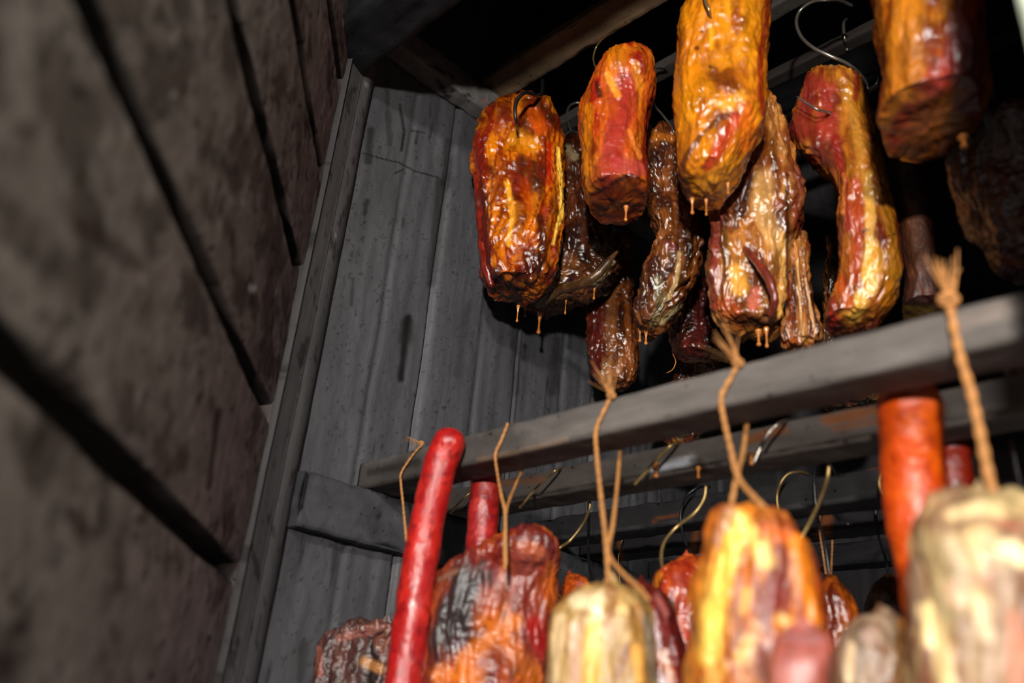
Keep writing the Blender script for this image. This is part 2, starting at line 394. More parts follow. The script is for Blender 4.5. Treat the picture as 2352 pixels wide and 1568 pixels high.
col = lin('454344') * (1 + .25 * fbm(V * [60, 60, 5], 6, 4))[:, None]
k = (sm(.25, .4, fbm(V * [110, 110, 50], 15, 3)) * .7)[:, None]; col = col * (1 - k) + lin('171514') * k
col = paint(col, V, [([(720, 300), (620, 850), (540, 1300)], 7, '221d1b', .55), ([(842, 195)], 5, '8d8d8b', .5), ([(769, 542)], 4, '8d8d8b', .5)], 3)
Fs = grid_faces(len(zs), nu).tolist() + [list(range(nu))[::-1], [(len(zs) - 1) * nu + i for i in range(nu)]]
o = mk('trim_1', V, Fs, SOOT, None, col, smooth=False); tag(o, kind='structure')

# door leaf, standing open, horizontal planks with dark gaps
az = math.radians(140.2 - 180); dd = np.array([math.cos(az), math.sin(az), 0]); dn = np.array([-dd[1], dd[0], 0])
dO = np.array([Lr[0], Lr[1], 0]) - dn * .004
def door_hit(px, py):
    r_ = ray(px, py); tt = ((dO - CAM) @ dn) / (r_ @ dn); return CAM + r_ * tt
gz = [door_hit(530, 1300)[2], door_hit(616, 936)[2], door_hit(697, 650)[2], door_hit(740, 395)[2], door_hit(783, 180)[2]]
gz = [gz[0] - .21] + gz + [gz[-1] + .17]
def door_h(a, b, V):
    z_ = V[:, 2]; h = np.zeros(len(z_))
    for i, g in enumerate(gz):
        d = z_ - g - .003 * noise(V * 9, i); h -= .022 * (sm(.0115, .008, np.abs(d))) ; h -= .004 * sm(.02, .006, np.abs(d))
        h += .0015 * sm(-.004, .004, d) * (1 if i % 2 else -1)
    return h + .0016 * fbm(V * [9, 9, 22], 12, 4) + .0009 * fbm(V * 80, 13, 3)
def door_c(col, a, b, V):
    bl = fbm(V * [9, 9, 16], 61, 3); bl2 = fbm(V * [26, 26, 34], 62, 4); sp = fbm(V * 90, 63, 3)
    col = col * (1 + .14 * fbm(V * [6, 6, 50], 64, 3))[:, None]
    k = (np.clip(sm(.05, .5, bl2 + .55 * bl + .25 * sm(gz[2] - .02, gz[2] + .03, V[:, 2]) * sm(gz[3] + .05, gz[3] - .01, V[:, 2])), 0, 1) * .62)[:, None]
    col = col * (1 - k) + lin('2a1e1b') * k
    k = (sm(.3, .45, sp + .2 * bl) * .6)[:, None]; col = col * (1 - k) + lin('1a1615') * k
    return col * (1 - .965 * np.max([sm(.0145, .0115, np.abs(V[:, 2] - g - .003 * noise(V * 9, i))) for i, g in enumerate(gz)], 0))[:, None] 
o = heightwall('door_1', dO + [0, 0, 1.15], dd, (0, 0, 1), dn, 1.02, 1.75, 560, 560, door_h, '766d6c', DOORM,
               [([(580, 662)], 9, 'b9b9bd', .9), ([(398, 218)], 7, 'a5a09c', .8), ([(485, 155)], 5, 'a09080', .7), ([(500, 940), (480, 1120)], 7, '1c1413', .7),
                ([(165, 1180), (200, 1220)], 25, '2a1a18', .7), ([(60, 300)], 34, '2a1c19', .7), ([(190, 520), (320, 610)], 22, '2a1c19', .6), ([(0, 1530)], 60, '1f1312', .8)], 4, door_c)
tag(o, kind='structure')

# ledgers on the left wall that carry the rails
zl = on(800, 1120, 0, 0)[2]; zu = on(1110, 235, 0, 0)[2]
fl = on(800, 1118, 0, .028)[2]; bl_ = on(800, 1252, 0, .028)[2]
o = beam('wall_ledger', (.0, .034, zl - .072), (.0, 1.04, zl - .072), (0, 0, 1), -.028, .070, SOOTY, '3a3a3d', .003, 11, .0022,
         marks=[([(690, 1228), (800, 1262), (925, 1302)], 9, '0a0a0a', .95), ([(870, 1185)], 8, '0c0b0b', .9)])
tag(o, 'lower black wooden ledger on the board wall carrying the rail ends', 'ledger', kind='structure'); o.name = 'trim_3'
p1 = on(880, 95, 0, .035)[2]; p2 = on(868, 150, 0, .035)[2]
o = beam('trim_4', (.0, .034, zu - .052), (.0, 1.04, zu - .052), (0, 0, 1), -.04, .048, SOOTY, '5b5857', .003, 12, .0022,
         marks=[([(1005, 185), (1030, 225), (1040, 205)], 6, '151413', .9), ([(872, 160), (1085, 325)], 20, '131212', .97), ([(985, 150), (1040, 175)], 2.5, '111010', .8), ([(945, 130)], 4, '111010', .7), ([(1112, 232)], 4, '9a5a35', .8)])
tag(o, kind='structure')

# rails (wooden bars resting on the ledgers)
RG = 'black hanging rails of the lower tier'; RU = 'brown hanging rails of the upper tier'
def rail(yf, z0, wy, hz, hexc, label, group, seed, marks=(), x1=1.38, x0=.004, rough=.0008, name='hanging_rail'):
    o = beam(name, (x0, yf, z0), (x1, yf, z0), (0, 0, 1), wy, hz, SOOTY, hexc, .0022, seed, rough, marks=marks, n=260)
    recenter(o, (x0, yf, z0)); tag(o, label, 'rail', group); return o
R1 = dict(yf=.127, z0=zl, wy=.052, hz=.037)
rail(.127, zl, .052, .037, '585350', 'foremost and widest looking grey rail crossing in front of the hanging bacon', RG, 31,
     [([(790, 1110), (1000, 1060), (1180, 1010)], 45, '2e2a29', .7), ([(850, 1085), (960, 1060)], 10, '1c1816', .7), ([(1100, 1060), (1300, 1010)], 5, '8a6d55', .35), ([(2200, 740), (2352, 700)], 20, '8a7a70', .3)])  # first mark darkens the left half, imitating light falling off along the rail
RUST = lambda pts, wd, st=.8: (pts, wd, '7a4520', st)
r2 = rail(.272, zl, .050, .034, '514b47', 'second rail from the front, smeared with rust and three hook tails', RG, 32,
     [RUST([(1150, 1110), (1250, 1100)], 9, .5), RUST([(1720, 1010), (1800, 985)], 10), RUST([(1900, 965), (2020, 940)], 12), ([(1500, 1080), (1590, 1055)], 9, 'b8bcc4', .6),
      ([(1600, 1060), (1620, 1080)], 12, '2a1f0d', .8), RUST([(1920, 985), (2020, 965)], 8, .6)], rough=.0012)
rail(.455, zl - .002, .050, .034, '302e30', 'third rail from the front, black with a tar-crusted split face', RG, 33,
     [([(1200, 1180), (1659, 1110), (2040, 1058)], 2.5, '050505', 1), RUST([(1190, 1190), (1650, 1118)], 4, .6), RUST([(1700, 1110), (2040, 1070)], 4, .7), RUST([(1500, 1195), (1560, 1180)], 4, .8)], rough=.0022)
rail(.585, zl, .045, .034, '2c2a2c', 'fourth rail from the front, thin and flecked with orange twine fluff', RG, 34,
     [RUST([(1420, 1240), (1430, 1290)], 3, .9), RUST([(1605, 1190), (1590, 1270)], 8, .8), RUST([(1900, 1190), (1890, 1230)], 16, .8)], rough=.0014)
rail(.775, zl, .045, .034, '29282b', 'rearmost low rail, lowest in the photo', RG, 35, rough=.0012)
rail(.228, zu, .058, .018, '75604b', 'brown rail at the upper left carrying the leftmost roast', RU, 36,
     [([(1200, 195), (1300, 140)], 14, '54453a', .4)], rough=.0012)
rail(.395, zu, .03, .018, '3e3a37', 'narrow grey rail behind the tallest bacon slab at the top', RU, 37)
rail(.53, zu, .028, .018, '2c2725', 'dark rail running behind the long curved hook', RU, 38, [RUST([(1800, 110), (1860, 70)], 8, .5)])
rail(.67, zu, .028, .018, '2a2726', 'innermost upper rail, just above the rind-edged bacon', RU, 39)
# wall rib far up on the board wall
o = beam('trim_5', (0, .44, 2.66), (0, 1.04, 2.66), (0, 0, 1), -.03, .06, SOOTY, '2a292c', .003, 44, .002); tag(o, kind='structure')

#MEATS
def flap(o, pts, r, hexes, seed, flat=None, name='torn_flap'):
    P = [on(a, b, 1, c) for a, b, c in pts]
    def cf(V, s):
        n1 = fbm(V * 90, seed, 3); return lin(hexes[0]) + (lin(hexes[1]) - lin(hexes[0])) * sm(-.2, .3, n1)[:, None]
    t = tube(name, P, r, GLAZED, None, nu=28, n=110, lump=.0016, seed=seed, colf=cf, rr=([0, .15, .6, .9, 1], [.35, .8, 1, .9, .5]))
    t.data.transform(Matrix.Translation(-o.location)); t.parent = o
drips(r2, [(1507, 1072, 22, 14), (1726, 1050, 16, 12), (1604, 1082, 14, 8)], .268)
# ------------------------------------------------------------------ upper tier, front row
AMB = ['b8600e', 'c8780f', '8a2a08', '4a1806']
UG = 'smoked meats hanging from the upper rails'
m1 = meat('smoked_roast', 'leftmost hanging roast, glossy amber with a dark hook through its top',
  [(228, 1195, 1240), (236, 1165, 1256), (250, 1138, 1268), (270, 1115, 1280), (295, 1092, 1288), (320, 1086, 1292), (360, 1084, 1296), (420, 1088, 1296), (480, 1092, 1291), (540, 1098, 1287), (600, 1104, 1280), (640, 1112, 1262), (662, 1126, 1240)],
  .27, .05, ['b05806', 'c46c0a', '7c1e06', '44140a'],
  [([(1100, 320), (1098, 500), (1120, 650)], 18, '6a1408', .9), ([(1105, 430), (1112, 600)], 14, '3a0c06', .8), ([(1262, 330), (1262, 420)], 7, 'a01a06'), ([(1282, 340), (1291, 480), (1270, 560)], 4.5, 'ffc84a'),
   ([(1165, 420), (1178, 480), (1168, 560)], 6, 'e8a028', .8), ([(1240, 500), (1245, 560), (1235, 620)], 12, '2a0d08', .85), ([(1225, 600), (1190, 660)], 26, '2a0c07', .8), ([(1130, 640), (1190, 690)], 20, '1e0906', .85),
   ([(1160, 250), (1140, 300)], 14, '6e1c0c', .7), ([(1225, 260), (1240, 300)], 14, 'd2540a', .7), ([(1190, 320), (1220, 330)], 22, 'd88a10', .6), ([(1150, 350), (1140, 460)], 9, '7a2a08', .6),
   ([(1205, 420), (1215, 480)], 12, '9c3206', .7), ([(1252, 480), (1256, 500)], 8, '8a3a20', .6)],
  [([(1130, 290), (1128, 420), (1140, 560), (1150, 660)], 9, -.007), ([(1190, 400), (1180, 520), (1195, 640)], 8, -.005), ([(1232, 440), (1230, 560), (1215, 640)], 8, -.006), ([(1255, 300), (1250, 420)], 6, -.004),
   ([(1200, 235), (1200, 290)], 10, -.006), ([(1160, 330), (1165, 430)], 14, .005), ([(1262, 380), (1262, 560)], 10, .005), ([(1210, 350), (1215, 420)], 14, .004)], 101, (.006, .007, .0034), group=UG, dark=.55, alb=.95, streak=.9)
flap(m1, [(1098, 300, .225), (1096, 380, .22), (1104, 480, .22), (1112, 580, .222), (1130, 660, .235)], .0085, ['5a1208', '7a1c0a'], 24, name='side_fold')
drips(m1, [(1190, 708, 30, 5)], .27)
m2 = meat('smoked_roast', 'slim red-gold roast right of the leftmost one, ending in a square cut',
  [(128, 1446, 1480), (137, 1415, 1495), (155, 1390, 1501), (180, 1370, 1503), (220, 1350, 1500), (260, 1333, 1494), (300, 1327, 1488), (350, 1334, 1484), (400, 1338, 1485), (440, 1343, 1485), (462, 1350, 1482)],
  .25, .062, ['b65010', 'c8700f', '98220f', '7a2a08'],
  [([(1440, 190), (1430, 260), (1410, 330), (1395, 400)], 26, '902820', .85), ([(1425, 380), (1470, 390)], 18, 'a03834', .8), ([(1350, 250), (1345, 400)], 12, 'b4660c', .8), ([(1395, 170), (1420, 220)], 7, 'e0902a', .8),
   ([(1370, 190), (1378, 220)], 7, '3a140a', .9), ([(1375, 470), (1440, 440), (1480, 440)], 30, '6a2406', .85), ([(1370, 500), (1460, 480)], 18, '4a1605', .8), ([(1390, 475), (1460, 455)], 4, 'b8600c', .8),
   ([(1380, 440), (1420, 412), (1450, 402), (1482, 418)], 4, '2c0a08', .9), ([(1460, 150), (1470, 200)], 10, 'c8781a', .7), ([(1445, 300), (1470, 360)], 6, 'd2762a', .7)],
  [([(1380, 180), (1370, 230)], 8, -.006), ([(1345, 300), (1365, 430)], 8, -.003), ([(1420, 250), (1400, 380)], 20, .006), ([(1400, 460), (1480, 440)], 4, -.004), ([(1380, 490), (1470, 465)], 4, -.004)], 102, (.004, .003, .0018), group=UG, alb=.85, streak=.4)
drips(m2, [(1438, 480, 28, 8)], .25)
m3 = meat('bacon_slab', 'large golden slab leaving the top edge of the photo, dripping from its slanted tip',
  [(-150, 1620, 1740), (-110, 1600, 1770), (-60, 1592, 1777), (0, 1586, 1777), (25, 1570, 1776), (60, 1562, 1774), (120, 1556, 1769), (180, 1550, 1764), (240, 1547, 1762), (290, 1552, 1758), (330, 1556, 1738), (370, 1558, 1718), (405, 1565, 1694), (430, 1578, 1668)],
  .25, .052, ['bc6a0c', 'ca7c0e', '9c4e0e', '6a2e0a'],
  [([(1765, 0), (1745, 160), (1752, 260)], 8, '7a1a0a', .85), ([(1700, 262), (1655, 268), (1610, 310), (1575, 360), (1562, 400)], 8, '3a140c', .8), ([(1690, 275), (1660, 330), (1625, 380)], 16, 'a02a18', .8), ([(1720, 260), (1715, 330)], 18, 'd06410', .7),
   ([(1640, 410), (1610, 430)], 22, 'd28a1e', .7), ([(1570, 415), (1580, 440)], 9, '3a150c', .8), ([(1600, 30), (1590, 200)], 16, 'c8740e', .6), ([(1632, 60), (1634, 110)], 6, 'e8a018', .7), ([(1612, 72)], 4, '2a0a08', .9),
   ([(1632, 153)], 4, '151210', .95), ([(1600, 110)], 5, '5a2010', .9), ([(1660, 240), (1700, 220)], 16, 'e0a030', .5), ([(1680, 370), (1660, 400)], 14, 'e0901a', .7)],
  [([(1650, 275), (1600, 320), (1568, 390)], 16, -.003), ([(1660, 330), (1640, 400)], 16, .008), ([(1720, 230), (1735, 300)], 14, .005), ([(1633, 0), (1636, 140)], 5, -.003)], 103, (.005, .0022, .0022), group=UG, cat='bacon', dark=.2, alb=.82, streak=.25, cuts=[((1700, 262, .19), (1560, 400, .205), (1690, 440, .262))])
drips(m3, [(1590, 462, 30, 8), (1622, 465, 30, 5), (1672, 428, 18, 6)], .25)
m4 = meat('bacon_slab', 'thick amber and red slab at the top right edge with a broad cut end',
  [(-160, 2010, 2200), (-120, 1990, 2250), (-60, 1992, 2262), (0, 2003, 2264), (60, 2014, 2268), (120, 2024, 2272), (180, 2024, 2276), (230, 2020, 2276), (262, 2018, 2270), (284, 2022, 2258)],
  .25, .068, ['a05c14', 'b26a16', '7a3208', '64240a'],
  [([(2240, 0), (2200, 120), (2130, 230), (2060, 320)], 34, '7c1a14', .85), ([(2255, 60), (2230, 250)], 34, '4a1220', .85), ([(2140, 240), (2100, 320), (2200, 300)], 36, '6e3a14', .85), ([(2220, 330), (2200, 280)], 20, '8a5a18', .6),
   ([(2165, 180), (2140, 215)], 10, 'a03a30', .7), ([(2080, 340), (2180, 350)], 20, '6a3412', .7)],
  [([(2215, 0), (2190, 120), (2120, 220), (2030, 330)], 16, -.010), ([(2100, 0), (2090, 200)], 40, .010), ([(2200, 200), (2150, 260)], 20, .008), ([(2110, 250), (2190, 290)], 8, -.004)], 104, (.006, .003, .001), group=UG, cat='bacon', streak=.3, alb=.78, cuts=[((2205, 120, .18), (2016, 330, .215), (2190, 372, .30))])
drips(m4, [(2213, 322, 18, 20)], .22)

# upper tier, second row
b1 = meat('rib_slab', 'tan rib-side slab with torn folds, directly behind the large golden slab',
  [(215, 1742, 1768), (260, 1716, 1785), (300, 1705, 1800), (350, 1692, 1818), (400, 1662, 1832), (440, 1640, 1846), (490, 1631, 1852), (540, 1630, 1832), (580, 1630, 1816), (640, 1630, 1810), (700, 1632, 1806), (735, 1645, 1796), (752, 1665, 1780)],
  .38, .045, ['ae6c2c', 'c08240', '7a3c14', '50200f'],
  [([(1650, 420), (1640, 600), (1640, 700)], 14, '6e2420', .8), ([(1720, 370), (1712, 440), (1700, 490)], 13, '2c100e', .9), ([(1690, 440), (1690, 520)], 8, '3a140e', .8), ([(1715, 568), (1745, 600), (1770, 650), (1778, 690), (1762, 720)], 9, '4a1410', .9),
   ([(1740, 670), (1728, 700)], 16, 'b8604a', .8), ([(1690, 620), (1700, 660)], 20, 'e0a040', .75), ([(1665, 700), (1700, 730)], 22, '9a3c10', .75), ([(1750, 410), (1760, 520), (1790, 560)], 26, 'c89858', .6), ([(1795, 540), (1798, 640), (1790, 720)], 9, 'd09a4c', .7),
   ([(1835, 380), (1835, 520)], 14, '5a1c14', .8), ([(1808, 400), (1808, 640)], 4, '2a0e0a', .9), ([(1770, 590), (1790, 640)], 8, '7a4418', .6), ([(1700, 735), (1770, 745)], 12, '3a1a0c', .8), ([(1785, 470)], 12, '8a3c30', .6)],
  [([(1715, 568), (1748, 600), (1775, 660), (1776, 700), (1758, 730)], 10, .012), ([(1700, 600), (1725, 650), (1730, 720)], 9, -.008), ([(1718, 370), (1705, 470)], 14, -.014), ([(1680, 540), (1640, 610)], 7, .006), ([(1808, 390), (1806, 700)], 5, -.009),
   ([(1690, 640)], 26, .010), ([(1795, 560), (1798, 700)], 8, .006), ([(1740, 400), (1760, 520)], 16, .006)], 105, (.008, .006, .0036), group=UG, cat='ribs', dark=.6, alb=.75)
flap(b1, [(1702, 560, .345), (1722, 585, .336), (1748, 612, .332), (1770, 650, .332), (1780, 690, .336), (1768, 728, .345)], .0056, ['5a2018', '7a2c1c'], 21)
flap(b1, [(1720, 350, .345), (1722, 400, .334), (1706, 450, .334), (1694, 500, .345)], .0050, ['30120e', '4a1c12'], 22)
drips(b1, [(1742, 765, 28, 11), (1760, 760, 36, 8)], .36)
b1b = meat('rib_slab', 'narrow brown rib rack with deep vertical grooves, right behind the tan rib-side slab',
  [(545, 1818, 1842), (560, 1808, 1853), (600, 1808, 1860), (650, 1808, 1866), (700, 1806, 1874), (740, 1802, 1884), (775, 1798, 1890), (795, 1800, 1880)],
  .42, .03, ['8a5426', '9c642e', '5a2410', '3a140a'], [([(1830, 600), (1845, 780)], 3, 'c89a60', .8), ([(1850, 640), (1872, 760)], 3, 'd0a070', .8), ([(1822, 620), (1828, 760)], 3, '2a0c06', .9), ([(1858, 650), (1880, 770)], 3, '2a0c06', .9), ([(1820, 780)], 16, '8a3c10', .8)],
  [([(1838, 600), (1862, 780)], 4, -.010), ([(1822, 620), (1835, 780)], 4, -.008)], 106, (.005, .007, .002), group=UG, cat='ribs', fold=(90, 6), dark=.5)
b2 = meat('bacon_slab', 'long streaky bacon slab with red lean and yellow fat, pierced by a hook tip at its top',
  [(172, 1852, 1905), (186, 1846, 1948), (210, 1840, 1985), (250, 1824, 1996), (290, 1814, 2004), (330, 1835, 2014), (365, 1872, 2024), (400, 1912, 2032), (450, 1928, 2044), (500, 1926, 2056), (550, 1926, 2066), (600, 1926, 2074), (650, 1920, 2070), (690, 1908, 2054), (720, 1898, 2036), (742, 1896, 2010)],
  .42, .04, ['a85e18', 'b8721c', '7c2a14', '6a1e12'],
  [([(1860, 190), (1850, 260), (1835, 300)], 26, '6a1a16', .9), ([(1900, 210), (1900, 300)], 24, '8a2a20', .85), ([(1945, 220), (1975, 330), (1985, 450)], 14, 'a06a24', .8), ([(1920, 320), (1940, 420), (1945, 520)], 12, '7c1c16', .9),
   ([(1965, 420), (1972, 540), (1965, 640)], 17, '8e3216', .85), ([(1995, 400), (2000, 500), (1998, 570), (1985, 640)], 11, 'c89440', .85), ([(2005, 560), (2000, 660), (1960, 720)], 20, 'd09a3c', .85), ([(1925, 640), (1950, 700)], 14, 'b04c14', .8),
   ([(1912, 725), (1915, 740)], 12, 'a02a24', .85), ([(2025, 350), (2050, 560), (2060, 660)], 15, '8a5810', .85), ([(2040, 660), (2030, 700)], 14, 'a8660e', .7), ([(2050, 420), (2072, 600)], 4, '4a1808', .8), ([(1938, 400), (1935, 560)], 5, 'c07030', .7),
   ([(1932, 500), (1925, 570)], 9, '4a140e', .8), ([(2022, 548), (2056, 537)], 2, '2a1206', .9), ([(1982, 532), (1994, 525)], 2.5, '120a06', .9)],
  [([(1885, 270), (1870, 380)], 10, -.010), ([(1852, 250), (1850, 330)], 8, .004), ([(1900, 300), (1925, 420)], 8, -.005), ([(1985, 330), (1992, 560)], 5, -.002), ([(1975, 680), (1950, 720)], 16, .006), ([(2018, 300), (2035, 560), (2035, 690)], 7, -.004)], 107, (.004, .003, .0022), group=UG, cat='bacon', alb=.72, dark=.4)
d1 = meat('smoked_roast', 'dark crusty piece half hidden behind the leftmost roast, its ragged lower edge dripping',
  [(322, 1300, 1324), (340, 1295, 1336), (400, 1290, 1344), (460, 1285, 1352), (520, 1275, 1400), (560, 1262, 1424), (600, 1245, 1428), (630, 1225, 1418), (655, 1208, 1398), (680, 1198, 1360), (698, 1195, 1320)],
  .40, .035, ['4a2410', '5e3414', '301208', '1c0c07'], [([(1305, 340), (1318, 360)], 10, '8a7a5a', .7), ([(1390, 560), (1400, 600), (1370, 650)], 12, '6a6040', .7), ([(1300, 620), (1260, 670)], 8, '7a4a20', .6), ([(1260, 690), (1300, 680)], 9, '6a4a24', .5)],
  [([(1420, 560), (1330, 640), (1240, 700)], 8, -.012), ([(1400, 620), (1310, 680)], 8, .006)], 108, (.008, .007, .004), group=UG, dark=.6)
flap(d1, [(1420, 575, .37), (1360, 640, .355), (1290, 665, .35), (1230, 705, .355)], .0075, ['3a2412', '54381c'], 23, name='ragged_edge')
drips(d1, [(1240, 722, 42, 9), (1300, 690, 30, 4), (1365, 665, 22, 6), (1207, 712, 14, 5)], .38)
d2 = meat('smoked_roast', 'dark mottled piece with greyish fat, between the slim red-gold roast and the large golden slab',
  [(300, 1495, 1545), (330, 1482, 1556), (400, 1480, 1572), (450, 1482, 1582), (500, 1492, 1600), (540, 1500, 1608), (580, 1495, 1610), (620, 1480, 1603), (660, 1466, 1585), (700, 1458, 1562), (735, 1458, 1535), (758, 1466, 1512)],
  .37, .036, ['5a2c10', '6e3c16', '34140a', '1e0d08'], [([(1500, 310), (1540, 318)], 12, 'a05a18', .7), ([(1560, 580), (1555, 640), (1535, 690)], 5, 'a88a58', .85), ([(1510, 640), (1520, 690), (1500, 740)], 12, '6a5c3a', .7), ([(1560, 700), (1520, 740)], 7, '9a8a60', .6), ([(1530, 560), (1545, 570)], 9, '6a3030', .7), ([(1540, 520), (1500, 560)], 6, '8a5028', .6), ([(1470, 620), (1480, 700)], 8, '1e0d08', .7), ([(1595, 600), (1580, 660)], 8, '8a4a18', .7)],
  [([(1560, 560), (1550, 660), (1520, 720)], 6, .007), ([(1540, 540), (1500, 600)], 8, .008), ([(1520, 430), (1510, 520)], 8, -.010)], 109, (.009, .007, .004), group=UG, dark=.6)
drips(d2, [(1470, 762, 22, 8), (1484, 766, 24, 8)], .37)
d3 = meat('smoked_strip', 'long dark strip in the middle, maroon on its left half, grainy brown on its right',
  [(535, 1415, 1458), (580, 1400, 1458), (640, 1350, 1456), (700, 1344, 1454), (760, 1346, 1462), (820, 1350, 1468), (860, 1356, 1462), (882, 1372, 1445)],
  .50, .03, ['5c2c10', '74401a', '3c180a', '24100a'], [([(1365, 660), (1368, 860)], 20, '44100c', .95), ([(1420, 560), (1405, 700), (1405, 860)], 10, '7a4a24', .6), ([(1440, 700), (1445, 860)], 8, '8a4a1c', .5)],
  [([(1392, 640), (1390, 880)], 6, -.008), ([(1430, 640), (1438, 860)], 5, -.006)], 110, (.003, .003, .0034), group=UG, dark=.5)
d4 = meat('smoked_strip', 'shadowed dark-red strip with a dangling fat thread, left of the tan rib-side slab',
  [(640, 1560, 1625), (700, 1542, 1638), (750, 1536, 1650), (790, 1540, 1660), (815, 1550, 1664)],
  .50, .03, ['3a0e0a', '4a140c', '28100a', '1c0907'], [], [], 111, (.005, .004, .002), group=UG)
tube('fat_thread', [on(1545, 812, 1, .48), on(1552, 830, 1, .48), on(1545, 848, 1, .48), on(1530, 857, 1, .48)], .0008, DRIP, None, n=30).parent = d4
d4.children[0].data.transform(Matrix.Translation(-d4.location))
d5 = meat('smoked_strip', 'meat end in a reddish tip, seen below the foremost rail above the second rail',
  [(800, 1570, 1655), (860, 1560, 1650), (920, 1510, 1635), (965, 1498, 1625), (1000, 1520, 1610), (1014, 1545, 1590)],
  .60, .03, ['6a3c16', '7c4c1c', '4a200c', '2a120a'], [([(1505, 975)], 20, 'a02810', .9), ([(1545, 985), (1560, 1000)], 10, '8a7a50', .6)], [], 112, (.006, .006, .003), group=UG, dark=.6)
d6 = meat('smoked_strip', 'dark ragged meat behind the long streaky bacon, showing again under the foremost rail',
  [(540, 1905, 2000), (600, 1895, 2005), (700, 1886, 2010), (800, 1875, 2020), (880, 1868, 2026), (925, 1880, 2015)],
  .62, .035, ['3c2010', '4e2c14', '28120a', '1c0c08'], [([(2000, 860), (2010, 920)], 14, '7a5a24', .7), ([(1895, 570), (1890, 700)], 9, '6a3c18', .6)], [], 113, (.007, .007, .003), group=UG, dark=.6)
d6b = meat('smoked_strip', 'small scrap of browned meat end just under the foremost rail, right of its middle twine',
  [(830, 1770, 1840), (900, 1762, 1838), (925, 1768, 1822), (938, 1780, 1812)],
  .66, .02, ['7a4a1c', '8c5a26', '3a180a', '24100a'], [], [], 114, (.005, .005, .003), group=UG, n=(100, 100))
d7 = meat('bacon_slab', 'smooth shadowed slab right of the long streaky bacon, brown with an olive bottom',
  [(300, 2010, 2090), (360, 2024, 2110), (450, 2044, 2130), (550, 2064, 2150), (640, 2078, 2164), (690, 2076, 2176), (720, 2072, 2182)],
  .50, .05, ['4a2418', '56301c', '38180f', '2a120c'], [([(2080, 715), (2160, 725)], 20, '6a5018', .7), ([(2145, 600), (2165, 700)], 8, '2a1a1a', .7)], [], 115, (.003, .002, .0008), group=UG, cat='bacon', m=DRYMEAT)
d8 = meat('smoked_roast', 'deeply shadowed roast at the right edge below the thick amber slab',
  [(250, 2210, 2380), (320, 2180, 2420), (400, 2185, 2450), (470, 2210, 2470), (530, 2245, 2480), (575, 2275, 2480), (595, 2290, 2470)],
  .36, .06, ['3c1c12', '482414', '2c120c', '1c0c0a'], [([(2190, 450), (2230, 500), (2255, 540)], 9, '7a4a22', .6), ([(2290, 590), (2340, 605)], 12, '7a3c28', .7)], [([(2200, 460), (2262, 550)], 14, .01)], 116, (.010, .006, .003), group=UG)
d9 = meat('smoked_strip', 'brown meat end at the right edge between the foremost and second rails',
  [(740, 2280, 2460), (800, 2290, 2470), (860, 2310, 2480), (910, 2345, 2480)],
  .32, .04, ['54301c', '643c20', '3a1c10', '2a120c'], [([(2310, 835), (2350, 830)], 16, '7a4a18', .6)], [], 117, (.004, .003, .001), group=UG, n=(120, 120))

# ------------------------------------------------------------------ lower tier
LG = 'smoked meats hanging from the lower rails'
f1 = meat('smoked_roast', 'dark wrinkled piece at the bottom beside the wall, behind the bright red sausage',
  [(1428, 868, 905), (1445, 800, 935), (1465, 752, 948), (1485, 730, 955), (1520, 724, 958), (1568, 718, 958), (1640, 716, 955), (1720, 730, 940)],
  .16, .035, ['3e221e', '563028', '221416', '7a4838'], [([(840, 1520), (870, 1535)], 14, 'a8703a', .8), ([(850, 1555)], 16, '1c1412', .9), ([(732, 1490), (735, 1550)], 8, '8a4a3a', .7), ([(780, 1465), (890, 1440)], 8, 'a0645a', .5)],
  [([(735, 1480), (745, 1560)], 8, .006), ([(780, 1500), (800, 1560)], 10, .005)], 201, (.005, .006, .0035), m=DRYMEAT, group=LG, dark=.5)
f2 = meat('smoked_roast', 'maroon roast with a charred black patch, behind and right of the bright red sausage',
  [(1212, 1186, 1212), (1222, 1165, 1255), (1240, 1130, 1278), (1262, 1096, 1284), (1290, 1060, 1285), (1320, 1018, 1284), (1350, 1000, 1283), (1400, 992, 1278), (1450, 988, 1268), (1510, 965, 1262), (1568, 945, 1260), (1650, 940, 1255), (1720, 960, 1240)],
  .18, .05, ['6e2414', '8e3a16', '5a100e', 'b85c12'],
  [([(1120, 1290), (1090, 1330)], 40, '6c1410', .85), ([(1195, 1290), (1180, 1340)], 36, '7c342a', .8), ([(1062, 1340), (1045, 1400), (1035, 1450)], 60, '1e1b1d', .97), ([(1085, 1320), (1110, 1290)], 12, '4a3a38', .7), ([(1010, 1330), (1050, 1310)], 8, '7a5a48', .7), ([(1050, 1480)], 22, '40202a', .8),
   ([(1230, 1440), (1245, 1490)], 26, '8c0c08', .9), ([(1180, 1430), (1130, 1460), (1060, 1520)], 22, 'c0640e', .8), ([(1190, 1500), (1230, 1560)], 26, 'a8541a', .7), ([(1020, 1550), (1080, 1550)], 26, 'd06a0c', .85), ([(1265, 1300), (1268, 1400)], 14, 'b4561a', .7), ([(1205, 1250), (1240, 1270)], 18, 'a8583a', .7), ([(1170, 1235), (1250, 1235)], 7, '5a2a2c', .7)],
  [([(1085, 1270), (1110, 1300)], 10, -.004), ([(1105, 1300), (1110, 1420), (1090, 1500)], 9, .010), ([(1160, 1300), (1165, 1420)], 8, -.008), ([(1050, 1350), (1030, 1450)], 14, .008), ([(1220, 1430), (1210, 1520)], 8, -.007)], 202, (.006, .005, .002), group=LG, dark=.4, m=SEMI)
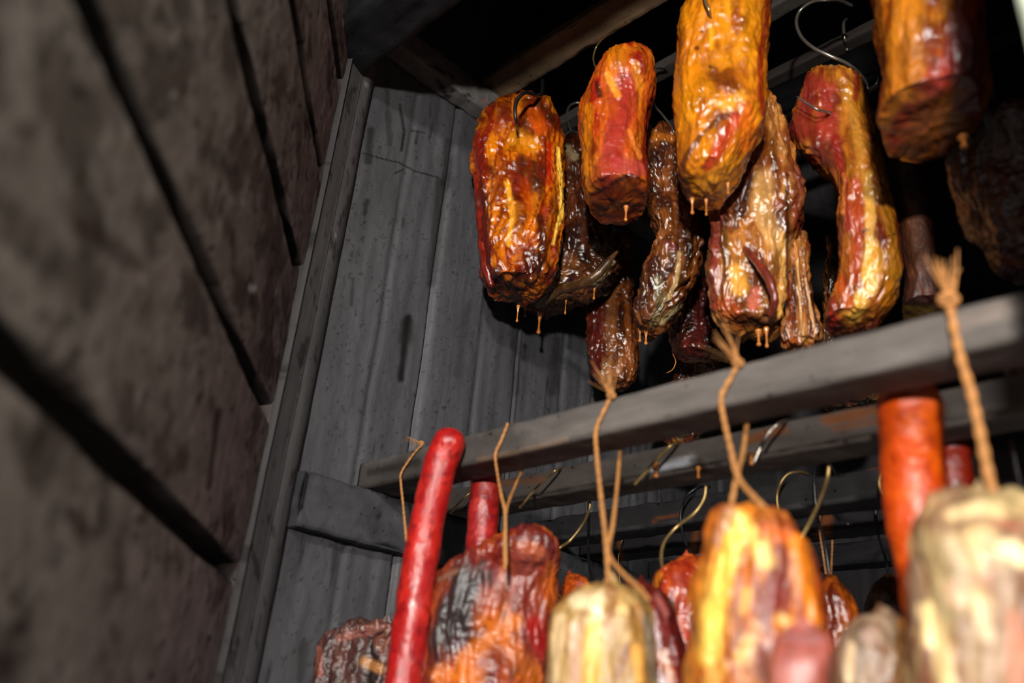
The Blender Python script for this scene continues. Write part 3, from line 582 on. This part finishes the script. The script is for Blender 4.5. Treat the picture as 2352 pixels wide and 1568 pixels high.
f3 = meat('smoked_bacon_piece', 'pale cream-rinded bacon piece on twine, between the maroon roast and the yellow-striped piece',
  [(1338, 1378, 1432), (1350, 1335, 1462), (1370, 1302, 1484), (1400, 1274, 1497), (1440, 1260, 1504), (1500, 1253, 1508), (1568, 1253, 1514), (1640, 1256, 1516), (1720, 1275, 1500)],
  .095, .045, ['c09858', 'd0a868', '9c6a2c', '7a4a24'],
  [([(1330, 1380), (1360, 1385), (1385, 1372)], 22, 'e4cca0', .85), ([(1285, 1420), (1275, 1560)], 14, 'd2b488', .8), ([(1320, 1440), (1320, 1568)], 16, 'c8a088', .75), ([(1365, 1430), (1360, 1568)], 22, 'dca850', .8), ([(1400, 1350), (1405, 1400), (1395, 1430)], 15, '8a5a2c', .8), ([(1430, 1400)], 14, 'd0b070', .8),
   ([(1440, 1490), (1420, 1550)], 16, '6a3c1c', .85), ([(1462, 1490), (1468, 1560)], 13, 'dca04c', .8), ([(1485, 1420), (1500, 1560)], 9, '7c7468', .7)], [([(1390, 1380), (1400, 1560)], 8, -.006), ([(1290, 1420), (1290, 1560)], 10, .004)], 203, (.004, .0035, .001), alb=.72, m=DRYMEAT, cat='bacon', group=LG)
f3b = meat('smoked_roast', 'small maroon roast hanging tight behind the pale cream-rinded piece',
  [(1338, 1455, 1490), (1355, 1435, 1520), (1385, 1420, 1548), (1430, 1420, 1562), (1500, 1425, 1574), (1568, 1430, 1582), (1640, 1430, 1580), (1700, 1440, 1560)],
  .19, .04, ['5c1410', '6e1c12', '3c0c0a', '8a4c28'], [([(1475, 1380), (1470, 1430)], 10, 'a05848', .6), ([(1510, 1370), (1530, 1410)], 8, 'a06058', .5), ([(1520, 1500), (1540, 1560)], 12, 'a8642c', .6), ([(1545, 1380), (1570, 1420)], 7, '5a5c48', .7)],
  [([(1495, 1370), (1505, 1560)], 8, -.006)], 204, (.005, .003, .001), group=LG)
f4 = meat('smoked_bacon_piece', 'knobbly amber piece with a thick yellow fat stripe on its left, under the crossed twine',
  [(1168, 1664, 1702), (1178, 1648, 1770), (1195, 1636, 1812), (1225, 1626, 1843), (1270, 1616, 1868), (1330, 1603, 1886), (1400, 1594, 1895), (1480, 1586, 1900), (1568, 1577, 1900), (1650, 1580, 1895), (1720, 1600, 1880)],
  .11, .055, ['b4601a', 'c8741c', '8a3010', '6a2412'],
  [([(1690, 1200), (1665, 1300), (1645, 1400), (1640, 1500)], 30, 'f0c050', .9), ([(1735, 1230), (1755, 1290)], 24, 'ecc468', .85), ([(1675, 1175), (1645, 1240)], 16, '9a6a50', .8), ([(1780, 1340), (1790, 1400)], 30, '6e1c14', .85), ([(1715, 1360), (1705, 1400)], 12, 'dc9c48', .8), ([(1700, 1300), (1690, 1420)], 7, '6a3414', .7),
   ([(1750, 1205), (1748, 1240)], 8, '8a1c08', .9), ([(1830, 1240), (1840, 1330), (1870, 1420)], 18, 'd8780e', .8), ([(1770, 1220), (1800, 1230)], 12, 'c05418', .7), ([(1820, 1310), (1830, 1370)], 9, 'c8703c', .7), ([(1730, 1450), (1700, 1510)], 20, 'd8a050', .8), ([(1740, 1460)], 9, 'e8c070', .8),
   ([(1700, 1430), (1760, 1470)], 14, '9a4410', .7), ([(1660, 1530), (1640, 1568)], 22, 'd8a048', .7), ([(1820, 1430), (1790, 1420)], 14, 'e0a850', .6), ([(1885, 1330), (1893, 1420)], 8, 'a03010', .7)],
  [([(1710, 1240), (1700, 1400)], 8, -.010), ([(1665, 1250), (1640, 1480)], 18, .008), ([(1770, 1370)], 34, -.010), ([(1770, 1200), (1800, 1280), (1830, 1400)], 10, .008), ([(1690, 1450), (1760, 1440)], 12, .006)], 205, (.007, .006, .0015), m=SEMI, alb=.8, cat='bacon', group=LG)
f5 = meat('smoked_bacon_piece', 'largest pale tan and cream piece, hanging at the bottom right corner from thick twine',
  [(1132, 2215, 2290), (1142, 2165, 2335), (1160, 2135, 2380), (1200, 2108, 2420), (1260, 2094, 2450), (1340, 2086, 2465), (1430, 2084, 2475), (1568, 2084, 2480), (1660, 2090, 2475), (1720, 2110, 2450)],
  .10, .06, ['a88462', 'bc9468', '8c5c38', 'dcc088'],
  [([(2100, 1300), (2110, 1420)], 20, '7c6454', .8), ([(2130, 1400), (2155, 1480), (2175, 1568)], 18, 'e8cc90', .9), ([(2190, 1180), (2250, 1160), (2300, 1190)], 16, 'd4b888', .8), ([(2230, 1230), (2250, 1300)], 20, 'c0a06c', .8), ([(2180, 1340), (2200, 1380)], 20, 'd0a888', .8), ([(2320, 1260), (2350, 1280)], 32, 'f0d8a0', .9),
   ([(2280, 1300), (2270, 1340)], 12, '8a5434', .7), ([(2250, 1400), (2270, 1460)], 16, 'c8aa80', .8), ([(2130, 1500), (2120, 1568)], 16, '54201c', .85), ([(2230, 1480), (2240, 1568)], 20, '94703c', .6), ([(2330, 1420), (2340, 1568)], 26, 'b07058', .8), ([(2290, 1200), (2340, 1210)], 16, '9a5a48', .8), ([(2200, 1440), (2220, 1500)], 10, '7a5c40', .6)],
  [([(2120, 1350), (2170, 1500)], 16, .006), ([(2260, 1250), (2280, 1450)], 14, -.008), ([(2330, 1280)], 30, .008)], 206, (.005, .004, .001), alb=.62, streak=.4, m=DRYMEAT, cat='bacon', group=LG)
f6 = meat('smoked_ham_chunk', 'small square-topped pink chunk in front of the yellow-striped piece at the bottom edge',
  [(1452, 1790, 1895), (1460, 1778, 1908), (1490, 1768, 1914), (1530, 1762, 1908), (1568, 1758, 1902), (1640, 1756, 1898), (1700, 1764, 1885)],
  .0, .03, ['9c4a3e', 'a85244', '8c3a2c', 'b46a58'], [([(1800, 1462), (1885, 1470)], 8, '9a6a6a', .7)], [], 207, (.002, .001, .0005), alb=.75, streak=.1, m=DRYMEAT, cat='ham', group=LG, ex=4, n=(100, 90))
f7 = meat('smoked_bacon_piece', 'greyish tan piece low between the pink chunk and the largest pale piece',
  [(1408, 1995, 2045), (1420, 1962, 2072), (1445, 1935, 2090), (1490, 1918, 2102), (1568, 1905, 2115), (1640, 1905, 2115), (1700, 1920, 2100)],
  .17, .04, ['9a8068', 'ac9274', '7a5438', '6a4028'], [([(2072, 1430), (2060, 1568)], 9, 'b0701c', .85), ([(1955, 1480), (1950, 1560)], 10, 'd0b48c', .8), ([(2000, 1460)], 24, 'a88c7c', .7), ([(1925, 1470), (1915, 1560)], 9, '8a5038', .7)], [([(2050, 1420), (2045, 1560)], 7, -.006)], 208, (.006, .003, .001), alb=.65, m=DRYMEAT, cat='bacon', group=LG)
f8 = meat('smoked_roast', 'rusty orange tapered piece far behind, right of the yellow-striped one',
  [(1318, 1896, 1912), (1335, 1890, 1928), (1370, 1886, 1950), (1410, 1884, 1970), (1450, 1884, 1974), (1520, 1884, 1975)],
  .47, .035, ['8c3a0c', '9c4a10', '5c1c08', '3c1208'], [], [], 209, (.004, .003, .0015), group=LG, n=(110, 110))
f9 = meat('smoked_roast', 'dim brown rounded piece deepest at the bottom right, left of the orange sausage tail',
  [(1328, 2030, 2055), (1340, 2010, 2070), (1370, 1996, 2082), (1410, 1984, 2092), (1470, 1975, 2100), (1540, 1975, 2100)],
  .60, .04, ['6a3a10', '784410', '3c1c0c', '2c140a'], [], [], 210, (.004, .003, .0015), group=LG, n=(110, 110))
f10 = meat('smoked_roast', 'orange-red piece on a brassy hook, left of the yellow-striped piece',
  [(1278, 1560, 1595), (1292, 1528, 1618), (1320, 1502, 1632), (1370, 1494, 1645), (1430, 1492, 1650), (1520, 1492, 1650)],
  .31, .04, ['b04a10', 'c05c14', '8a2410', '6a200c'], [([(1555, 1320), (1565, 1360)], 12, 'a8584a', .6), ([(1515, 1320), (1500, 1350)], 9, 'c07018', .6)], [([(1530, 1300), (1530, 1400)], 6, -.004)], 211, (.005, .004, .002), group=LG, n=(130, 130))
f11 = meat('smoked_roast', 'small orange piece peeking out between the maroon roast and the pale cream-rinded piece',
  [(1314, 1302, 1318), (1328, 1294, 1342), (1345, 1290, 1362), (1380, 1288, 1378), (1450, 1286, 1382), (1500, 1288, 1375)],
  .33, .035, ['a8420c', 'b85410', '6a1c08', '3c1208'], [([(1335, 1345)], 12, 'a85c50', .7)], [], 212, (.005, .004, .002), group=LG, n=(110, 110))

# sausages looped over the rails
def sausage(name, label, pts, r, c, seed, group, lump=.0012, rr=None, cat='sausage', nn_=260):
    P = np.array(pts, float)
    def cf(V, s):
        n1 = fbm(V * 55, seed, 4); n2 = fbm(V * 120, seed + 4, 3)
        q = lin(c[0]) + (lin(c[1]) - lin(c[0])) * sm(-.1, .3, n1)[:, None]; k = sm(.15, .4, n2)[:, None] * .7
        return q * (1 - k) + lin(c[2]) * k
    o = tube(name, P, r, CASING, None, nu=64, n=nn_, lump=lump, seed=seed, colf=cf, rr=rr); recenter(o, P[0]); tag(o, label, cat, group); return o
def on_y(lst): return [on(a, b, 1, c) for a, b, c in lst]
yb = .127 + .052
fr = on_y([(926, 1640, .100), (926, 1568, .100), (946, 1420, .100), (963, 1300, .100), (985, 1180, .100), (1008, 1080, .101), (1028, 1025, .102), (1048, 985, .103)])
sausage('smoked_sausage', 'long thin bright red sausage in front of the foremost rail beside the wall', fr, .0200, ['9c1414', 'b02018', '7a0c14'], 301, 'sausages on the lower rails', .0016)
bk = on_y([(1122, 1040, yb + .024), (1116, 1110, yb + .024), (1110, 1180, yb + .024), (1104, 1280, yb + .024), (1098, 1400, yb + .024)])
sausage('smoked_sausage', 'second red sausage, its top hidden behind the foremost rail, right of the long one', bk, .0195, ['8c1414', 'a02420', '6a0c14'], 303, 'sausages on the lower rails', .0016)
yb2 = .272 + .05
fr = on_y([(2150, 1520, .244), (2140, 1420, .244), (2126, 1300, .244), (2110, 1200, .244), (2098, 1100, .244), (2092, 1000, .232), (2091, 930, .222), (2092, 866, .214)])
sausage('smoked_sausage', 'thick orange sausage on the right with its blunt top under the foremost rail', fr, .0268, ['bc4206', 'c85008', 'a02c06'], 302, 'sausages on the lower rails', .0014, rr=([0, .2, .45, .7, 1], [.75, .85, 1, 1, 1.02]))
bk = on_y([(2180, 985, yb2 + .024), (2184, 1040, yb2 + .024), (2192, 1120, yb2 + .024), (2205, 1220, yb2 + .024)])
sausage('smoked_sausage', 'dim dark-red sausage half hidden right of the thick orange one', bk, .0185, ['7a1a08', '8a260a', '5a1008'], 304, 'sausages on the lower rails', .0014)

# ------------------------------------------------------------------ hooks
HG = 'wire hooks on the lower rails'; HU = 'wire hooks on the upper rails'
def hook(label, pts, r, m, group, sharp=True):
    P = on_y(pts); o = tube('meat_hook', P, r, m, None, nu=12, n=90, taper=(1, 1), rr=([0, .85, 1], [1, 1, .35 if sharp else 1]))
    recenter(o, P[0]); return tag(o, label, 'hook', group)
hook('black hook over the upper left rail, stuck in the top of the leftmost roast', [(1190, 122, .21), (1192, 100, .215), (1206, 90, .235), (1226, 108, .262), (1240, 150, .292), (1246, 190, .292), (1243, 220, .270), (1226, 217, .225), (1205, 213, .20), (1187, 232, .188), (1183, 258, .188), (1186, 280, .196), (1192, 305, .225)], .0032, BLACKST, HU)
hook('thin shiny hook entering the slim red-gold roast from the left', [(1450, 48, .215), (1420, 64, .225), (1395, 80, .24), (1372, 104, .25), (1363, 132, .25), (1368, 155, .245), (1382, 185, .24)], .0015, BRASS, HU)
hook('thin dark hook curled left of the slim red-gold roast, holding the dark crusty piece', [(1345, 240, .42), (1325, 236, .41), (1308, 244, .40), (1302, 265, .395), (1308, 292, .39), (1320, 315, .39), (1332, 340, .40)], .0019, STEEL, HU)
hook('straight steel hook shank running down right of the slim red-gold roast', [(1505, 160, .42), (1497, 200, .40), (1503, 240, .38), (1522, 264, .37), (1545, 296, .36), (1552, 318, .37)], .0019, STEEL, HU)
hook('small wire loop top just right of the slim red-gold roast', [(1540, 175, .43), (1527, 160, .40), (1510, 157, .385), (1496, 166, .38)], .0014, BLACKST, HU)
hook('short bright hook at the top edge stuck into the large golden slab', [(1622, -60, .19), (1617, -25, .185), (1620, 0, .185), (1628, 22, .188), (1634, 42, .197)], .0026, BRASS, HU)
hook('long curved grey hook over the narrow top rail, sweeping down to the long streaky bacon', [(1960, 15, .44), (1930, 2, .41), (1900, 0, .385), (1866, 4, .38), (1838, 24, .38), (1829, 52, .38), (1840, 84, .385), (1868, 110, .39), (1905, 128, .40), (1945, 146, .42), (1975, 170, .44), (1992, 200, .46), (1985, 240, .46), (1945, 262, .43), (1888, 255, .36), (1858, 240, .35), (1828, 220, .345)], .0026, STEEL, HU)
hook('faint hook bend right of the long curved grey hook, near the thick amber slab', [(2012, 152, .55), (2017, 172, .55), (2014, 190, .55), (2003, 200, .55)], .0019, STEEL, HU)
hook('tiny hook end below the dark upper rail, left of the thick amber slab', [(1946, 118, .552), (1944, 104, .545), (1941, 92, .527), (1938, 72, .522), (1938, 52, .527), (1944, 44, .545)], .0026, STEEL, HU, False)
hook('brassy hook tail on the second rail, right behind the foremost twine loop', [(1320, 1079, .30), (1300, 1074, .285), (1280, 1078, .262), (1255, 1098, .256), (1225, 1128, .252), (1192, 1168, .25)], .0017, BRASS, HG, False)
hook('brassy hook tail in the middle of the second rail with a blunt end', [(1592, 1034, .30), (1572, 1021, .285), (1548, 1020, .262), (1520, 1042, .255), (1490, 1076, .252), (1456, 1114, .25)], .0019, BRASS, HG, False)
hook('steel hook tail on the second rail right of the crossed twine', [(1850, 975, .30), (1822, 966, .285), (1795, 970, .262), (1770, 990, .255), (1750, 1022, .252), (1731, 1064, .25)], .0019, STEEL, HG, False)
hook('small brassy hook tail between the two legs of the bright red sausage', [(1085, 1128, .262), (1072, 1138, .256), (1052, 1158, .253), (1032, 1180, .25)], .0015, BRASS, HG, False)
hook('round brassy hook on the third rail, right of the crossed twine', [(1858, 1090, .47), (1838, 1084, .455), (1812, 1088, .445), (1794, 1108, .44), (1785, 1138, .44), (1788, 1168, .44), (1800, 1192, .44), (1815, 1215, .44)], .0019, BRASS, HG)
hook('straight brassy hook shank slanting to the right shoulder of the yellow-striped piece', [(1904, 1068, .33), (1900, 1100, .33), (1885, 1145, .32), (1862, 1195, .31), (1838, 1240, .30), (1826, 1262, .30)], .0021, BRASS, HG)
hook('brassy hook shank slanting down to the right side of the maroon roast', [(1356, 1148, .33), (1353, 1172, .33), (1338, 1204, .32), (1310, 1240, .31), (1278, 1268, .30), (1274, 1330, .25), (1287, 1372, .25)], .0018, BRASS, HG)
hook('long curved brassy hook holding the orange-red piece', [(1622, 1112, .33), (1617, 1145, .33), (1595, 1178, .325), (1556, 1208, .32), (1526, 1245, .31), (1519, 1285, .30), (1529, 1328, .29), (1546, 1372, .285), (1562, 1400, .29)], .0021, BRASS, HG)
hook('blue-black steel hook over the third rail, bending down left of the yellow-striped piece', [(1632, 1118, .47), (1608, 1118, .45), (1582, 1134, .44), (1568, 1160, .44), (1563, 1192, .44), (1572, 1238, .44), (1590, 1270, .44), (1612, 1290, .44)], .0019, BLACKST, HG)
hook('vertical dark hook wire left of the middle twine, running down to the small orange piece', [(1352, 1150, .44), (1351, 1190, .43), (1351, 1240, .40), (1353, 1290, .38), (1358, 1330, .36)], .0019, BLACKST, HG)
hook('short black hook shank hanging under the third rail, left of the orange sausage', [(1908, 1150, .5), (1918, 1166, .5), (1935, 1188, .5), (1950, 1206, .5)], .0022, BLACKST, HG, False)
hook('wire hook bend just left of the orange sausage', [(2032, 1072, .44), (2022, 1090, .44), (2020, 1115, .44), (2030, 1150, .44), (2038, 1200, .45), (2032, 1240, .46)], .0019, BRASS, HG)
hook('dark diagonal hook wire right of the thickest twine at the right edge', [(2325, 1010, .25), (2332, 1060, .25), (2342, 1110, .25), (2352, 1160, .25)], .0024, BLACKST, HG)

def hang(o, px, py, y, ry, zr, label, group):
    """plain wire hook from a meat's top straight up and over its rail"""
    A = on(px, py, 1, y); x = A[0]
    P = [A - [0, 0, .03], A + [0, 0, .01], [x, (y + ry) / 2, (A[2] + zr) / 2], [x + .003, ry - .012, zr - .01], [x + .003, ry - .008, zr + .04], [x + .003, ry + .03, zr + .058], [x + .003, ry + .062, zr + .03]]
    h = tube('meat_hook', P, .0017, BLACKST, None, nu=10, n=70); recenter(h, P[-1]); tag(h, label, 'hook', group)
hang(d3, 1435, 540, .50, .53, zu, 'black wire holding the long dark strip in the middle', HU)
hang(d4, 1600, 645, .50, .53, zu, 'black wire holding the shadowed dark-red strip', HU)
hang(d5, 1610, 805, .60, .67, zu, 'black wire holding the meat end with the reddish tip', HU)
hang(d6, 1950, 545, .62, .67, zu, 'black wire holding the ragged meat behind the long streaky bacon', HU)
hang(d6b, 1805, 835, .66, .67, zu, 'black wire holding the small browned scrap', HU)
hang(d7, 2050, 305, .50, .53, zu, 'black wire holding the smooth shadowed slab', HU)
hang(d8, 2290, 255, .36, .395, zu, 'black wire holding the deeply shadowed roast at the right edge', HU)
hang(f8, 1904, 1322, .47, .455, zl, 'black wire holding the rusty orange tapered piece', HG)
hang(f9, 2042, 1332, .60, .585, zl, 'black wire holding the dim brown rounded piece', HG)

# ------------------------------------------------------------------ twine
TG = 'twine loops tied over the rails'
def twine(label, strands, r, knots=(), group=TG, m=TWINE, seed=0):
    P = on_y(strands[0]); root = tube('twine_loop', P, r, m, None, nu=20, n=150, twist=300 * .0022 / r, lob=.12, lump=.0006, seed=seed); recenter(root, P[0]); tag(root, label, 'twine', group)
    for st in strands[1:]:
        c = tube('twine_strand', on_y(st), r * .95, m, None, nu=20, n=120, twist=300 * .0022 / r, lob=.12, lump=.0006, seed=seed + 1)
        c.data.transform(Matrix.Translation(-root.location)); c.parent = root
    rng = np.random.RandomState(seed + 5)
    for (px, py, y_, dx, dy, ln) in knots:
        # knot: small overhand lump, and a frayed tail of loose fibres
        K = on(px, py, 1, y_); a = np.linspace(0, 2 * np.pi * 1.6, 14)
        Rt = Bm[:, 0]; Up = Bm[:, 1]
        pts = [K + (Rt * math.cos(t_) + Up * math.sin(t_) * .8) * r * 1.3 + Bm[:, 2] * r * (.8 * math.sin(1.3 * t_)) for t_ in a]
        c = tube('knot', pts, r * .95, m, None, nu=14, n=60, twist=300 * .0022 / r, lob=.12); c.data.transform(Matrix.Translation(-root.location)); c.parent = root
        V = []; Fc = []
        k = -((K - CAM) @ Bm[:, 2]) / F
        vs = []; fs = []
        for i in range(16):
            t = np.linspace(0, 1, 10)[:, None]; j = rng.randn(2) * .28 * ln
            E_ = K + Rt * (dx * ln + j[0]) * k + Up * (-dy * ln + j[1]) * k + Bm[:, 2] * rng.randn() * .1 * ln * k
            c_ = (E_ - K) * t + K + (Rt * rng.randn() + Up * rng.randn()) * r * .5 + np.sin(t * 3 + rng.rand() * 6) * r * .5 * Rt
            rad = r * .36; th = np.linspace(0, 2 * np.pi, 6)[:-1]; b0 = len(vs)
            for ci, tt in zip(c_, t[:, 0]):
                for q in th: vs.append(ci + (Rt * math.cos(q) + Bm[:, 2] * math.sin(q)) * rad * (1 - .5 * tt))
            for q in range(9):
                for w_ in range(5): fs.append([b0 + q * 5 + w_, b0 + q * 5 + (w_ + 1) % 5, b0 + (q + 1) * 5 + (w_ + 1) % 5, b0 + (q + 1) * 5 + w_])
        c = mk('frayed_end', np.array(vs), np.array(fs), m); c.data.transform(Matrix.Translation(-root.location)); c.parent = root
    return root
twine('leftmost twine with a frayed tail, between the wall and the bright red sausage', [[(972, 1018, .124), (948, 1045, .1235), (922, 1085, .122), (921, 1110, .118), (926, 1160, .115), (934, 1245, .112)]], .0015, [(968, 1017, .123, -1, -.12, 34)], seed=1)
twine('second twine from the left, looped over the foremost rail above the maroon roast', [[(1167, 970, .125), (1152, 1010, .1235), (1138, 1044, .122), (1143, 1090, .118), (1152, 1140, .113), (1160, 1180, .110), (1163, 1300, .108)], [(1200, 1078, .186), (1182, 1118, .16), (1164, 1168, .115), (1158, 1230, .109), (1160, 1310, .107)]], .0016, seed=2)
twine('middle twine with two long strands, tied above the pale cream-rinded piece', [[(1406, 905, .125), (1385, 948, .123), (1369, 990, .121), (1371, 1050, .112), (1380, 1140, .10), (1392, 1250, .09), (1398, 1340, .085)], [(1424, 1030, .184), (1418, 1110, .15), (1408, 1200, .115), (1398, 1270, .095), (1432, 1318, .08), (1470, 1352, .075), (1492, 1380, .07)]], .0021, [(1404, 908, .122, -.3, -1, 60)], seed=3)
twine('crossed twine tied above the yellow-striped piece, its tail leaning left', [[(1697, 834, .125), (1678, 868, .123), (1657, 912, .121), (1662, 960, .115), (1678, 1030, .107), (1695, 1095, .10), (1730, 1140, .09), (1782, 1192, .085)], [(1716, 970, .184), (1706, 1040, .15), (1692, 1095, .105), (1676, 1180, .09)]], .0023, [(1695, 833, .122, -.6, -.8, 74)], seed=4)
twine('thickest rightmost twine with a brushy knot, holding the largest pale piece', [[(2180, 690, .125), (2192, 760, .122), (2208, 830, .118), (2230, 900, .112), (2252, 1000, .104), (2268, 1080, .098), (2284, 1145, .095)]], .0034, [(2178, 688, .120, -.12, -1, 80)], seed=5)
twine('thin far twine on the fourth rail, right of the yellow-striped piece', [[(1884, 1178, .575), (1882, 1215, .57), (1890, 1270, .56), (1897, 1318, .55)], [(1912, 1240, .60), (1910, 1290, .58), (1908, 1318, .55)]], .0014, seed=6)
twine('orange wisp of twine stuck on the fourth rail behind the middle twine', [[(1432, 1228, .57), (1424, 1260, .57), (1420, 1290, .575), (1424, 1340, .58)]], .0009, seed=7)
twine('thin twine hanging from the rearmost rail behind the middle twine', [[(1459, 1285, .76), (1453, 1310, .755), (1450, 1335, .75)]], .0014, seed=8)
